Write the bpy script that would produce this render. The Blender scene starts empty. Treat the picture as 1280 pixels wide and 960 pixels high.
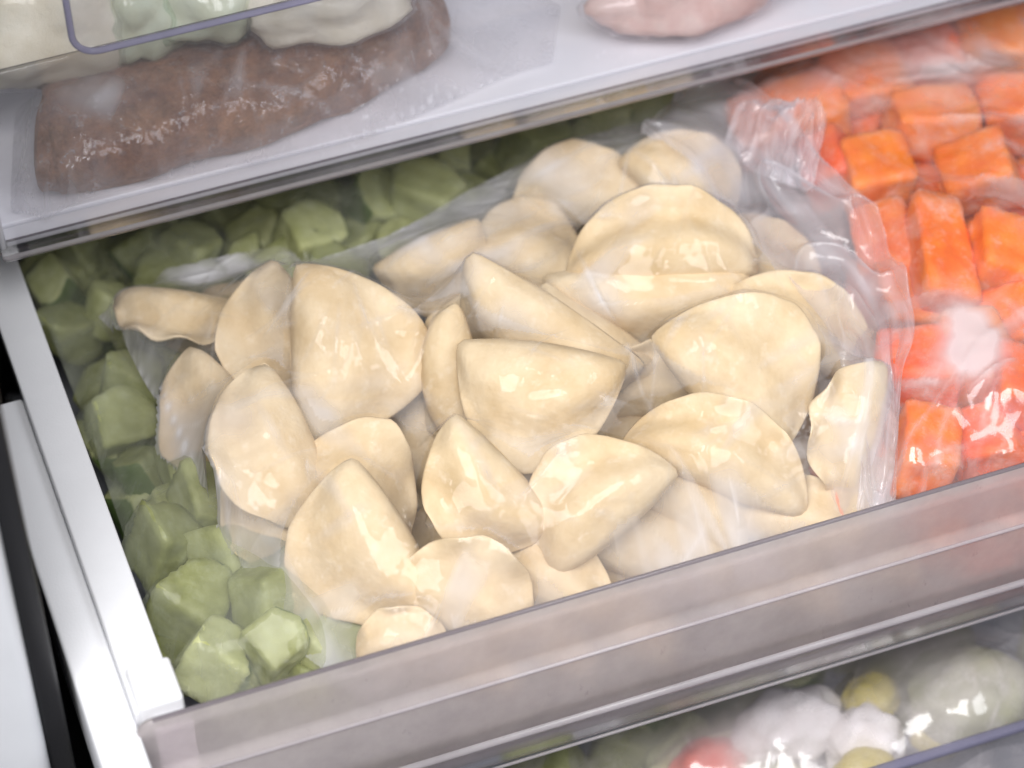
import bpy, bmesh, math, random
import numpy as np
from mathutils import Vector, Matrix, noise
from mathutils.bvhtree import BVHTree

S = bpy.context.scene
COL = S.collection
rad = math.radians

# ------------------------------------------------------------------ camera
F_PX = 3800.0                      # focal length in pixels of the 1280 wide frame
PITCH, YAW, ROLL = rad(45), 0.32039, 0.03802
CAM = Vector((-0.12597, -0.86714, 1.05660))
cp, sp = math.cos(PITCH), math.sin(PITCH)
FWD = Vector((math.sin(YAW)*cp, math.cos(YAW)*cp, -sp))
_r = Vector((math.cos(YAW), -math.sin(YAW), 0)); _u = _r.cross(FWD)
RIGHT = math.cos(ROLL)*_r - math.sin(ROLL)*_u
UP = math.sin(ROLL)*_r + math.cos(ROLL)*_u
cam_d = bpy.data.cameras.new('camera'); cam = bpy.data.objects.new('camera', cam_d); COL.objects.link(cam)
cam.matrix_world = Matrix((( RIGHT.x, UP.x, -FWD.x, CAM.x), (RIGHT.y, UP.y, -FWD.y, CAM.y), (RIGHT.z, UP.z, -FWD.z, CAM.z), (0,0,0,1)))
cam_d.sensor_width = 36.0; cam_d.lens = F_PX/1280*36
cam_d.clip_start = 0.05; cam_d.clip_end = 50
cam_d.dof.use_dof = True; cam_d.dof.focus_distance = 1.455; cam_d.dof.aperture_fstop = 4.8
S.camera = cam

# ------------------------------------------------------------------ light
W = bpy.data.worlds.new('World'); S.world = W; W.use_nodes = True
W.node_tree.nodes['Background'].inputs[0].default_value = (0.92, 0.93, 1.0, 1)
W.node_tree.nodes['Background'].inputs[1].default_value = 0.20
def area(name, loc, target, size, power, col):
    d = bpy.data.lights.new(name, 'AREA'); d.shape = 'RECTANGLE'; d.size, d.size_y = size; d.energy = power; d.color = col
    o = bpy.data.objects.new(name, d); COL.objects.link(o); o.location = loc
    o.rotation_euler = (Vector(target)-Vector(loc)).to_track_quat('-Z', 'Y').to_euler()
    return o
area('softbox_key', (-0.25, -0.55, 1.30), (0.22, 0.12, 0), (0.95, 0.85), 33.0, (1.0, 0.98, 0.965))
area('softbox_fill', (0.75, -0.70, 1.05), (0.25, 0.1, 0), (0.5, 0.6), 8.0, (0.95, 0.96, 1.0))
V = S.view_settings
V.view_transform = 'Standard'; V.look = 'None'; V.exposure = 0.0; V.gamma = 1.0; V.use_curve_mapping = False
S.cycles.max_bounces = 8; S.cycles.transparent_max_bounces = 20; S.cycles.transmission_bounces = 6
S.cycles.glossy_bounces = 3; S.cycles.diffuse_bounces = 3
S.cycles.use_denoising = True; S.cycles.sample_clamp_indirect = 6.0
S.cycles.caustics_reflective = False

# ------------------------------------------------------------------ helpers
def ray(px, py):
    return FWD + RIGHT*((px-640)/F_PX) + UP*((480-py)/F_PX)
def at(px, py, z):
    r = ray(px, py); return CAM + r*((z-CAM.z)/r.z)
def inside(p, y=.007):              # keep what lies in the drawer behind its front panel
    p = p.copy(); p.y = max(p.y, y); return p
def at_y(px, py, y):
    r = ray(px, py); return CAM + r*((y-CAM.y)/r.y)
def ppm(p):                         # metres to photo pixels at a point
    return F_PX/((p-CAM).dot(FWD))
def mesh_obj(name, verts, faces, mat=None, parent=None, smooth=True, loc=None):
    me = bpy.data.meshes.new(name); me.from_pydata(verts, [], faces); me.update()
    if smooth: me.polygons.foreach_set('use_smooth', [True]*len(me.polygons))
    o = bpy.data.objects.new(name, me); COL.objects.link(o)
    if mat: me.materials.append(mat)
    if parent: o.parent = parent
    if loc is not None: o.location = loc
    return o
def bm_obj(name, bm, mat, parent=None, smooth=True):
    me = bpy.data.meshes.new(name); bm.normal_update(); bm.to_mesh(me); bm.free()
    if smooth: me.polygons.foreach_set('use_smooth', [True]*len(me.polygons))
    me.materials.append(mat)
    o = bpy.data.objects.new(name, me); COL.objects.link(o)
    if parent: o.parent = parent
    return o
def empty(name, loc=(0,0,0)):
    o = bpy.data.objects.new(name, None); COL.objects.link(o); o.location = loc; o.empty_display_size = 0.02
    return o
def tag(o, label=None, cat=None, group=None, kind=None):
    if label: o['label'] = label
    if cat: o['category'] = cat
    if group: o['group'] = group
    if kind: o['kind'] = kind
    return o
def box_bm(x0, x1, y0, y1, z0, z1, bev=0.001, seg=2, bm=None):
    own = bm is None
    if own: bm = bmesh.new()
    r = bmesh.ops.create_cube(bm, size=1)
    for v in r['verts']:
        v.co = Vector((x0+(v.co.x+.5)*(x1-x0), y0+(v.co.y+.5)*(y1-y0), z0+(v.co.z+.5)*(z1-z0)))
    if bev:
        es = list({e for v in r['verts'] for e in v.link_edges})
        bmesh.ops.bevel(bm, geom=es, offset=bev, segments=seg, affect='EDGES', profile=0.5)
    return bm
def sheet_bm(path, xs, thick, corner=None, corner_end='top'):
    """solid plastic sheet: a (y, z) profile run along x, optional rounded end at the low-x side"""
    bm = bmesh.new(); n = len(path); nor = []
    for i in range(n):
        a = Vector(path[max(i-1, 0)]); b = Vector(path[min(i+1, n-1)]); t = (b-a).normalized(); nor.append(Vector((-t.y, t.x)))
    zt = max(p[1] for p in path); zb = min(p[1] for p in path)
    cols = []
    for x in xs:
        f = []; k = []
        for (y, z), q in zip(path, nor):
            if corner and x-xs[0] < corner:
                d = corner-math.sqrt(max(corner**2-(corner-(x-xs[0]))**2, 0))
                if corner_end == 'top': z = min(z, zt-d)
                else: z = max(z, zb+d)
            f.append(bm.verts.new((x, y, z))); k.append(bm.verts.new((x, y+q.x*thick, z+q.y*thick)))
        cols.append((f, k))
    for (f0, k0), (f1, k1) in zip(cols, cols[1:]):
        for i in range(n-1):
            bm.faces.new((f0[i], f0[i+1], f1[i+1], f1[i])); bm.faces.new((k0[i], k1[i], k1[i+1], k0[i+1]))
        bm.faces.new((f0[0], f1[0], k1[0], k0[0])); bm.faces.new((f0[-1], k0[-1], k1[-1], f1[-1]))
    for f, k in (cols[0], cols[-1]):
        for i in range(n-1):
            try: bm.faces.new((f[i], k[i], k[i+1], f[i+1]))
            except ValueError: pass
    bmesh.ops.recalc_face_normals(bm, faces=bm.faces)
    return bm

# ------------------------------------------------------------------ materials
def newmat(name):
    m = bpy.data.materials.new(name); m.use_nodes = True; nt = m.node_tree
    for n in list(nt.nodes): nt.nodes.remove(n)
    out = nt.nodes.new('ShaderNodeOutputMaterial')
    return m, nt, out
def N(nt, typ, **kw):
    n = nt.nodes.new(typ)
    for k, v in kw.items():
        if k[0] == '_': setattr(n, k[1:], v)
    return n
def noise_tex(nt, scale, detail=4, rough=.55, coord='Object', stretch=None):
    tc = nt.nodes.new('ShaderNodeTexCoord'); t = nt.nodes.new('ShaderNodeTexNoise')
    t.inputs['Scale'].default_value = scale; t.inputs['Detail'].default_value = detail; t.inputs['Roughness'].default_value = rough
    if stretch:
        mp = nt.nodes.new('ShaderNodeMapping'); mp.inputs['Scale'].default_value = stretch
        nt.links.new(tc.outputs[coord], mp.inputs[0]); nt.links.new(mp.outputs[0], t.inputs['Vector'])
    else: nt.links.new(tc.outputs[coord], t.inputs['Vector'])
    return t
def ramp(nt, src, p0, c0, p1, c1):
    r = nt.nodes.new('ShaderNodeValToRGB'); e = r.color_ramp.elements
    e[0].position = p0; e[1].position = p1
    e[0].color = c0 if len(c0) == 4 else (*c0, 1); e[1].color = c1 if len(c1) == 4 else (*c1, 1)
    nt.links.new(src, r.inputs[0]); return r
def mixc(nt, fac, a, b, blend='MIX'):
    m = nt.nodes.new('ShaderNodeMix'); m.data_type = 'RGBA'; m.blend_type = blend
    for s, v in ((m.inputs[0], fac), (m.inputs[6], a), (m.inputs[7], b)):
        if hasattr(v, 'is_output'): nt.links.new(v, s)
        elif isinstance(v, tuple): s.default_value = v if len(v) == 4 else (*v, 1)
        else: s.default_value = v
    return m.outputs[2]
def math_n(nt, op, a, b, clamp=False):
    m = nt.nodes.new('ShaderNodeMath'); m.operation = op; m.use_clamp = clamp
    for s, v in zip(m.inputs, (a, b)):
        if hasattr(v, 'is_output'): nt.links.new(v, s)
        else: s.default_value = v
    return m.outputs[0]
def schlick(nt, f0, normal=None, mul=1.0):
    lw = nt.nodes.new('ShaderNodeLayerWeight'); lw.inputs[0].default_value = .5
    if normal: nt.links.new(normal, lw.inputs['Normal'])
    p5 = math_n(nt, 'POWER', lw.outputs['Facing'], 5.0)
    return math_n(nt, 'MULTIPLY', math_n(nt, 'ADD', math_n(nt, 'MULTIPLY', p5, 1-f0), f0), mul, True)
def bump(nt, h, strength, dist):
    b = nt.nodes.new('ShaderNodeBump'); b.inputs['Strength'].default_value = strength; b.inputs['Distance'].default_value = dist
    nt.links.new(h, b.inputs['Height']); return b.outputs[0]

def plastic(name, col, rough=.35, spec=.5, grain=0.0004):
    m, nt, out = newmat(name); p = nt.nodes.new('ShaderNodeBsdfPrincipled'); nt.links.new(p.outputs[0], out.inputs[0])
    n = noise_tex(nt, 18, 6, .6); c = ramp(nt, n.outputs[0], .3, tuple(x*.93 for x in col), .7, col)
    nt.links.new(c.outputs[0], p.inputs['Base Color']); p.inputs['Roughness'].default_value = rough
    p.inputs['Specular IOR Level'].default_value = spec
    n2 = noise_tex(nt, 900, 2); nt.links.new(bump(nt, n2.outputs[0], .25, grain), p.inputs['Normal'])
    return m

def film_mat(name, tint=(.985,.98,.985), milk=(.86,.86,.9), gloss_rough=.075, haze_mul=1.0, frost=None, wr_scale=70, wr=.0008, gloss=.6):
    """thin clear polythene: see-through, a little milky where hazed, mirror-like on its creases"""
    m, nt, out = newmat(name)
    tr = nt.nodes.new('ShaderNodeBsdfTransparent'); tr.inputs[0].default_value = (*tint, 1)
    di = nt.nodes.new('ShaderNodeBsdfDiffuse'); di.inputs[0].default_value = (*milk, 1)
    tl = nt.nodes.new('ShaderNodeBsdfTranslucent'); tl.inputs[0].default_value = (*milk, 1)
    mm = nt.nodes.new('ShaderNodeMixShader'); mm.inputs[0].default_value = .4
    nt.links.new(di.outputs[0], mm.inputs[1]); nt.links.new(tl.outputs[0], mm.inputs[2])
    at_ = nt.nodes.new('ShaderNodeAttribute'); at_.attribute_name = 'haze'
    hz = math_n(nt, 'MULTIPLY', at_.outputs['Fac'], haze_mul, True)
    if frost:
        n3 = noise_tex(nt, frost[0], 5, .7); r3 = ramp(nt, n3.outputs[0], frost[1], (0,0,0), frost[2], (frost[3],)*3)
        hz = math_n(nt, 'ADD', hz, r3.outputs[0], True)
    ms = nt.nodes.new('ShaderNodeMixShader'); nt.links.new(hz, ms.inputs[0])
    nt.links.new(tr.outputs[0], ms.inputs[1]); nt.links.new(mm.outputs[0], ms.inputs[2])
    nA = noise_tex(nt, wr_scale, 2, .5)
    b = bump(nt, nA.outputs[0], 1.0, wr)
    gl = nt.nodes.new('ShaderNodeBsdfGlossy'); gl.inputs['Roughness'].default_value = gloss_rough; gl.inputs[0].default_value = (1,1,1,1)
    nt.links.new(b, gl.inputs['Normal'])
    f2 = schlick(nt, .05, b, gloss)
    mg = nt.nodes.new('ShaderNodeMixShader'); nt.links.new(f2, mg.inputs[0])
    nt.links.new(ms.outputs[0], mg.inputs[1]); nt.links.new(gl.outputs[0], mg.inputs[2]); nt.links.new(mg.outputs[0], out.inputs[0])
    return m

def clear_mat(name, col, milky, rough=.12, blur=.25, scratch=True, tint=(.93,.9,.92)):
    """clear styrene drawer front, hazed by frost"""
    m, nt, out = newmat(name)
    tr = nt.nodes.new('ShaderNodeBsdfTransparent'); tr.inputs[0].default_value = (*tint, 1)
    rf = nt.nodes.new('ShaderNodeBsdfRefraction'); rf.inputs['Roughness'].default_value = blur; rf.inputs['IOR'].default_value = 1.18; rf.inputs[0].default_value = (*tint, 1)
    di = nt.nodes.new('ShaderNodeBsdfDiffuse'); di.inputs[0].default_value = (*col, 1)
    tl = nt.nodes.new('ShaderNodeBsdfTranslucent'); tl.inputs[0].default_value = (*col, 1)
    a = nt.nodes.new('ShaderNodeMixShader'); a.inputs[0].default_value = .6 if blur else 0.0
    nt.links.new(tr.outputs[0], a.inputs[1]); nt.links.new(rf.outputs[0], a.inputs[2])
    d2 = nt.nodes.new('ShaderNodeMixShader'); d2.inputs[0].default_value = .45
    nt.links.new(di.outputs[0], d2.inputs[1]); nt.links.new(tl.outputs[0], d2.inputs[2])
    b = nt.nodes.new('ShaderNodeMixShader')
    n1 = noise_tex(nt, 22, 7, .62); r1 = ramp(nt, n1.outputs[0], .30, (milky*.8,)*3, .75, (min(milky*1.22, .95),)*3)
    fac = r1.outputs[0]
    if scratch:
        n2 = noise_tex(nt, 160, 5, .7, stretch=(1, 1, .45)); r2 = ramp(nt, n2.outputs[0], .62, (0,0,0), .72, (.22,.22,.22))
        n4 = noise_tex(nt, 9, 3, .5); r4 = ramp(nt, n4.outputs[0], .5, (0,0,0), .62, (1,1,1))
        fac = math_n(nt, 'SUBTRACT', fac, math_n(nt, 'MULTIPLY', r2.outputs[0], r4.outputs[0]), True)
    nt.links.new(fac, b.inputs[0]); nt.links.new(a.outputs[0], b.inputs[1]); nt.links.new(d2.outputs[0], b.inputs[2])
    gl = nt.nodes.new('ShaderNodeBsdfGlossy'); gl.inputs['Roughness'].default_value = rough
    n5 = noise_tex(nt, 60, 3); nt.links.new(bump(nt, n5.outputs[0], .3, .0006), gl.inputs['Normal'])
    mg = nt.nodes.new('ShaderNodeMixShader'); nt.links.new(schlick(nt, .03, None, .8), mg.inputs[0])
    nt.links.new(b.outputs[0], mg.inputs[1]); nt.links.new(gl.outputs[0], mg.inputs[2]); nt.links.new(mg.outputs[0], out.inputs[0])
    return m

def dough_mat():
    m, nt, out = newmat('dough'); p = nt.nodes.new('ShaderNodeBsdfPrincipled'); nt.links.new(p.outputs[0], out.inputs[0])
    oi = nt.nodes.new('ShaderNodeObjectInfo')
    n = noise_tex(nt, 35, 5, .6); c = ramp(nt, n.outputs[0], .3, (.60,.445,.245), .72, (.77,.64,.44))
    r = ramp(nt, oi.outputs['Random'], 0, (.93,.91,.87), 1, (1.0,1.0,1.0))
    c1 = mixc(nt, 1.0, c.outputs[0], r.outputs[0], 'MULTIPLY')
    n2 = noise_tex(nt, 120, 4, .7); fl = ramp(nt, n2.outputs[0], .55, (0,0,0), .75, (.35,.35,.35))
    c2 = mixc(nt, fl.outputs[0], c1, (.88,.80,.66))
    nt.links.new(c2, p.inputs['Base Color'])
    p.inputs['Roughness'].default_value = .62; p.inputs['Specular IOR Level'].default_value = .3
    n3 = noise_tex(nt, 260, 4, .6); n4 = noise_tex(nt, 70, 3, .6)
    h = math_n(nt, 'ADD', math_n(nt, 'MULTIPLY', n3.outputs[0], .25), n4.outputs[0])
    nt.links.new(bump(nt, h, .6, .0016), p.inputs['Normal'])
    return m
def carrot_mat():
    m, nt, out = newmat('carrot'); p = nt.nodes.new('ShaderNodeBsdfPrincipled'); nt.links.new(p.outputs[0], out.inputs[0])
    oi = nt.nodes.new('ShaderNodeObjectInfo')
    n = noise_tex(nt, 50, 5, .6); c = ramp(nt, n.outputs[0], .3, (.86,.125,.010), .7, (.97,.26,.02))
    hs = nt.nodes.new('ShaderNodeHueSaturation'); nt.links.new(c.outputs[0], hs.inputs['Color'])
    hr = nt.nodes.new('ShaderNodeMapRange'); hr.inputs[3].default_value = .488; hr.inputs[4].default_value = .512
    nt.links.new(oi.outputs['Random'], hr.inputs[0]); nt.links.new(hr.outputs[0], hs.inputs['Hue'])
    n2 = noise_tex(nt, 150, 8, .8); n3 = noise_tex(nt, 34, 4, .6)
    fr = math_n(nt, 'ADD', math_n(nt, 'MULTIPLY', n2.outputs[0], .7), math_n(nt, 'MULTIPLY', n3.outputs[0], .6))
    f = ramp(nt, fr, .67, (0,0,0), .90, (.6,.6,.6))
    c2 = mixc(nt, f.outputs[0], hs.outputs[0], (.90,.66,.62))
    nt.links.new(c2, p.inputs['Base Color'])
    rr = ramp(nt, f.outputs[0], 0, (.28,.28,.28), .6, (.75,.75,.75)); nt.links.new(rr.outputs[0], p.inputs['Roughness'])
    nt.links.new(bump(nt, n2.outputs[0], .6, .0016), p.inputs['Normal'])
    return m
def flesh_mat(name, lo, hi, frost=.4, skin=None, vary=(.40,.42,.24)):
    m, nt, out = newmat(name); p = nt.nodes.new('ShaderNodeBsdfPrincipled'); nt.links.new(p.outputs[0], out.inputs[0])
    oi = nt.nodes.new('ShaderNodeObjectInfo')
    n = noise_tex(nt, 45, 4, .6); c = ramp(nt, n.outputs[0], .3, lo, .72, hi)
    r = ramp(nt, oi.outputs['Random'], 0, vary, 1, (1.25,1.25,1.25)); c1 = mixc(nt, 1.0, c.outputs[0], r.outputs[0], 'MULTIPLY')
    n2 = noise_tex(nt, 75, 7, .75); f = ramp(nt, n2.outputs[0], .5, (0,0,0), .75, (frost,)*3)
    c2 = mixc(nt, f.outputs[0], c1, (.62,.66,.58))
    if skin:
        a_ = nt.nodes.new('ShaderNodeAttribute'); a_.attribute_name = 'rind'
        k = math_n(nt, 'ADD', a_.outputs['Fac'], math_n(nt, 'MULTIPLY', math_n(nt, 'SUBTRACT', n2.outputs[0], .5), .12))
        kr = ramp(nt, k, .46, (0,0,0), .62, (.95,.95,.95)); sc = ramp(nt, n.outputs[0], .3, skin[0], .7, skin[1])
        c2 = mixc(nt, kr.outputs[0], c2, sc.outputs[0])
    nt.links.new(c2, p.inputs['Base Color'])
    p.inputs['Roughness'].default_value = .5; nt.links.new(bump(nt, n2.outputs[0], .6, .0016), p.inputs['Normal'])
    return m
def meat_mat():
    m, nt, out = newmat('frozen_mince'); p = nt.nodes.new('ShaderNodeBsdfPrincipled'); nt.links.new(p.outputs[0], out.inputs[0])
    n = noise_tex(nt, 90, 8, .72); c = ramp(nt, n.outputs[0], .32, (.15,.055,.026), .68, (.46,.22,.11))
    n2 = noise_tex(nt, 30, 4, .6); f = ramp(nt, n2.outputs[0], .5, (0,0,0), .78, (.5,.5,.5))
    c2 = mixc(nt, f.outputs[0], c.outputs[0], (.42,.28,.22)); nt.links.new(c2, p.inputs['Base Color'])
    p.inputs['Roughness'].default_value = .5; nt.links.new(bump(nt, n.outputs[0], 1.0, .006), p.inputs['Normal'])
    return m

M = {}
M['white'] = plastic('white_plastic', (.80,.81,.84), .38)
M['grey'] = plastic('grey_plastic', (.42,.44,.50), .4)
M['liner'] = plastic('freezer_liner', (.78,.80,.84), .35)
M['dark'] = plastic('gap_shade_black', (.012,.012,.014), .5)  # near-black colour holding the shade of the gap beside the cabinet wall
M['deep'] = plastic('shaded_liner', (.10,.10,.11), .6)  # liner in a darkened colour, interior shade painted in
M['tray'] = plastic('tray_plastic', (.86,.86,.91), .3)
M['fascia'] = clear_mat('frosted_styrene', (.97,.90,.89), .40)
M['clear'] = clear_mat('clear_styrene', (.75,.74,.80), .06, .08, 0, scratch=True, tint=(.96,.96,.97))
M['edge'] = clear_mat('clear_edge', (.46,.45,.58), .5, .1, 0, scratch=False, tint=(.7,.7,.86))
M['edge_light'] = clear_mat('clear_ridge', (.84,.81,.84), .45, .15, 0, scratch=False)
M['edge_dark'] = clear_mat('rim_edge', (.36,.33,.36), .6, .15, 0, scratch=False)
M['dough'] = dough_mat(); M['carrot'] = carrot_mat()
M['flesh'] = flesh_mat('zucchini', (.26,.275,.085), (.64,.66,.41), .4, ((.04,.09,.014), (.12,.19,.04)))
M['meat'] = meat_mat()
M['film'] = film_mat('bag_film', gloss=.25)
M['film_carrot'] = film_mat('carrot_bag_film', haze_mul=1.0, frost=(34, .52, .82, .30), milk=(.90,.84,.86), gloss=1.0, gloss_rough=.13)
M['film_green'] = film_mat('green_bag_film', haze_mul=1.0, frost=(30, .52, .85, .3), milk=(.62,.65,.55), tint=(.93,.93,.88), gloss=.16)
M['film_meat'] = film_mat('meat_bag_film', haze_mul=1.0, frost=(120, .56, .80, .4), wr=.0016, wr_scale=110, gloss=.4)
M['film_flap'] = film_mat('bag_neck_film', haze_mul=1.0, milk=(.90,.88,.94), wr=.0012, wr_scale=90)

# ------------------------------------------------------------------ freezer cabinet (setting)
we = at_y(84, 930, 0.02)-Vector((.009, 0, 0))
ob = bm_obj('freezer_wall', box_bm(we.x-.35, we.x, .02, .62, -.60, .9, .006, 4), M['liner'])
tag(ob, kind='structure')
ob2 = bm_obj('gap_shade_strip', box_bm(we.x+.0005, we.x+.0115, .028, .6, -.60, .9, .002, 2), M['dark'], ob)  # black strip added to paint the dark gap between wall and drawer
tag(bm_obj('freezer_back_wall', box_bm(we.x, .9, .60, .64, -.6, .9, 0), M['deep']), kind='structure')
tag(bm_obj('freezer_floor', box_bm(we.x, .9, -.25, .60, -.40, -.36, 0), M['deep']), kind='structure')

# ------------------------------------------------------------------ main drawer
XR = .62
dr = empty('freezer_drawer', (0, 0, -.15))
def child(o, p):
    o.parent = p; o.matrix_parent_inverse = p.matrix_world.inverted(); return o
bpy.context.view_layer.update()
def dpart(name, bm, mat, root=dr, smooth=True):
    o = bm_obj(name, bm, mat, None, smooth); o.parent = root
    for v in o.data.vertices: v.co -= root.location
    return o
bm = box_bm(-.0035, 0, .004, .46, -.115, -.004, .001); dpart('side_wall', bm, M['white'])
bm = box_bm(-.0205, 0, .002, .46, -.010, 0, .0012, 3); dpart('side_rail', bm, M['white'])
bm = box_bm(-.041, -.0204, -.060, .222, -.05, -.0065, .002, 3); dpart('slide_rail', bm, M['white'])
bm = box_bm(0, XR, .004, .46, -.118, -.114, 0); dpart('drawer_floor', bm, M['grey'])
bm = box_bm(-.0035, XR, .456, .46, -.113, 0, .001); dpart('back_wall', bm, M['white'])
bm = box_bm(XR, XR+.004, .004, .456, -.113, 0, .001); dpart('side_wall', bm, M['white'])
bm = box_bm(-.0185, .0022, .0, .026, -.012, .0045, .002, 3); dpart('corner_block', bm, M['white'])
bm = box_bm(-.0135, .0045, -.0028, -.0002, -.10, -.0035, .001, 2); dpart('end_cap', bm, M['white'])
xs = [-.022+.0008*i for i in range(12)] + [-.012, 0, .1, .2, .3, .4, .5, XR]
path = [(-.006, 0), (-.0062, -.010), (-.0064, -.030), (-.0066, -.0345), (-.0095, -.0365), (-.0105, -.040), (-.0105, -.066), (-.0110, -.0775), (-.0085, -.0800)]
fa = dpart('front_panel', sheet_bm(path, xs, .003, .008), M['fascia'])
bm = sheet_bm([(-.0012, -.080), (-.0005, -.095), (.0005, -.1125)], xs[4:], .003); dpart('lower_front_panel', bm, M['fascia'])
def bar(p0, p1, r, mat, root, name, seg=8):
    a, b = Vector(p0), Vector(p1); d = (b-a).normalized(); u = d.orthogonal().normalized(); w = d.cross(u)
    vs = []; fs = []
    for p in (a, b):
        for i in range(seg): t = 2*math.pi*i/seg; vs.append(p+(u*math.cos(t)+w*math.sin(t))*r-root.location)
    for i in range(seg): fs.append((i, (i+1) % seg, seg+(i+1) % seg, seg+i))
    fs += [tuple(range(seg))[::-1], tuple(range(seg, 2*seg))]
    return mesh_obj(name, [tuple(v) for v in vs], fs, mat, root)
bar((-.014, -.0047, .0002), (XR, -.0047, .0002), .0012, M['edge_dark'], dr, 'rim')
bar((-.018, -.0103, -.0372), (XR, -.0103, -.0372), .0010, M['edge_light'], dr, 'ridge')
bar((-.018, -.0112, -.0790), (XR, -.0112, -.0790), .0022, M['edge_light'], dr, 'ridge')
bar((-.018, -.0010, -.1130), (XR, -.0010, -.1130), .0009, M['edge_light'], dr, 'ridge')
tag(dr, 'open white freezer drawer with frosted clear front, holding the dumpling bag', 'drawer')

# ------------------------------------------------------------------ lower drawer
ld = empty('freezer_drawer', (0, -.03, -.32))
bpy.context.view_layer.update()
dpart('side_wall', box_bm(-.012, -.008, -.026, .4, -.31, -.175, .001), M['white'], ld)
dpart('drawer_floor', box_bm(-.008, XR, -.026, .4, -.315, -.311, 0), M['grey'], ld)
dpart('back_wall', box_bm(-.008, XR, .4, .404, -.31, -.18, 0), M['white'], ld)
dpart('front_panel', sheet_bm([(-.030, -.172), (-.0305, -.20), (-.031, -.25), (-.031, -.31)], [-.012, 0, .2, .4, XR], .003), M['clear'], ld)
bar((-.012, -.0295, -.1705), (XR, -.0295, -.1705), .0030, M['edge'], ld, 'rim')
tag(ld, 'clear fronted freezer drawer at the bottom, below the dumpling drawer', 'drawer')

# ------------------------------------------------------------------ upper drawer
UX, UY, UZ = -.013, .261, .05
ud = empty('freezer_drawer', (UX, UY, UZ))
bpy.context.view_layer.update()
xs2 = [UX+.0009*i for i in range(12)] + [UX+.012, .1, .2, .3, .4, .5, .62, .75]
dpart('drawer_floor', box_bm(UX+.004, .75, UY+.016, UY+.30, UZ+.004, UZ+.008, .0008), M['tray'], ud)
dpart('floor_lip', box_bm(UX+.004, .75, UY+.0045, UY+.0150, UZ+.003, UZ+.0065, .0008), M['tray'], ud)
dpart('front_panel', sheet_bm([(UY, UZ+.0045), (UY-.0015, UZ+.03), (UY-.004, UZ+.075), (UY-.006, UZ+.12)], xs2, .003), M['clear'], ud)
dpart('bottom_edge', sheet_bm([(UY+.0005, UZ+.0036), (UY-.0010, UZ+.0015), (UY-.0005, UZ-.0022)], xs2, .004, .004, 'bottom'), M['edge_light'], ud)
bar((UX+.004, UY-.0008, UZ+.0046), (.75, UY-.0008, UZ+.0046), .0009, M['edge_dark'], ud, 'seam')
bar((UX+.004, UY+.0040, UZ+.0075), (.75, UY+.0040, UZ+.0075), .0006, M['edge_dark'], ud, 'seam')
dpart('side_wall', box_bm(UX, UX+.0036, UY+.004, UY+.30, UZ+.002, UZ+.10, .001), M['white'], ud)
dpart('back_wall', box_bm(UX, .75, UY+.31, UY+.314, UZ, UZ+.12, .001), M['white'], ud)
# handle panel hung in front, with a rounded lower corner
hy = UY-.016
c0 = at_y(93, 66, hy); rr = .012
hx = c0.x; hz = c0.z-.002
xs3 = [hx+.0008*i for i in range(16)] + [hx+.0125, .1, .2, .4, .6, .75]
dpart('handle_panel', sheet_bm([(hy, hz+.10), (hy, hz+.05), (hy, hz+.02), (hy, hz+.01), (hy, hz+.005), (hy, hz)], xs3, .003, rr, 'bottom'), M['clear'], ud)
def tube(pts, r, mat, root, name, seg=8, flat=1.0):
    vs = []; fs = []; n = len(pts)
    for i, p in enumerate(pts):
        p = Vector(p); d = (Vector(pts[min(i+1, n-1)])-Vector(pts[max(i-1, 0)])).normalized()
        u = d.cross(Vector((0, 1, 0))); u = u.normalized() if u.length > 1e-4 else d.orthogonal().normalized(); w = d.cross(u)
        for k in range(seg): t = 2*math.pi*k/seg; vs.append(tuple(p+u*math.cos(t)*r*flat+w*math.sin(t)*r-root.location))
    for i in range(n-1):
        for k in range(seg): fs.append((i*seg+k, i*seg+(k+1) % seg, (i+1)*seg+(k+1) % seg, (i+1)*seg+k))
    fs += [tuple(range(seg))[::-1], tuple(range((n-1)*seg, n*seg))]
    return mesh_obj(name, vs, fs, mat, root)
pts = [(hx, hy, hz+.10), (hx, hy, hz+.03), (hx, hy, hz+rr)]
pts += [(hx+rr-rr*math.cos(t), hy, hz+rr-rr*math.sin(t)) for t in [math.pi/2*k/8 for k in range(1, 9)]]
pts += [(.1, hy, hz), (.3, hy, hz), (.75, hy, hz)]
tube(pts, .0017, M['edge'], ud, 'handle_edge')
tag(ud, 'white upper freezer drawer with clear front holding the brown frozen block', 'drawer')

# ------------------------------------------------------------------ film draping
def poly_mask(X, Y, poly):
    ins = np.zeros(X.shape, bool); n = len(poly)
    for i in range(n):
        x0, y0 = poly[i]; x1, y1 = poly[(i+1) % n]
        if y0 == y1: continue
        c = ((y0 > Y) != (y1 > Y)) & (X < (x1-x0)*(Y-y0)/(y1-y0)+x0); ins ^= c
    return ins
def smooth2(A, n, m=None):
    for _ in range(n):
        B = A.copy(); B[1:-1, 1:-1] = (A[:-2, 1:-1]+A[2:, 1:-1]+A[1:-1, :-2]+A[1:-1, 2:])*.25
        A = B if m is None else np.where(m, B, A)
    return A
def vnoise(X, Y, sc, seed):
    """smooth value noise on a grid, 0..1"""
    r = np.random.RandomState(seed); T_ = r.rand(64, 64); u = X*sc+7.3; v = Y*sc+3.1
    i = np.floor(u).astype(int); j = np.floor(v).astype(int); fu = u-i; fv = v-j; fu = fu*fu*(3-2*fu); fv = fv*fv*(3-2*fv)
    g = lambda a, b: T_[b % 64, a % 64]
    return (g(i, j)*(1-fu)+g(i+1, j)*fu)*(1-fv)+(g(i, j+1)*(1-fu)+g(i+1, j+1)*fu)*fv
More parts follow.
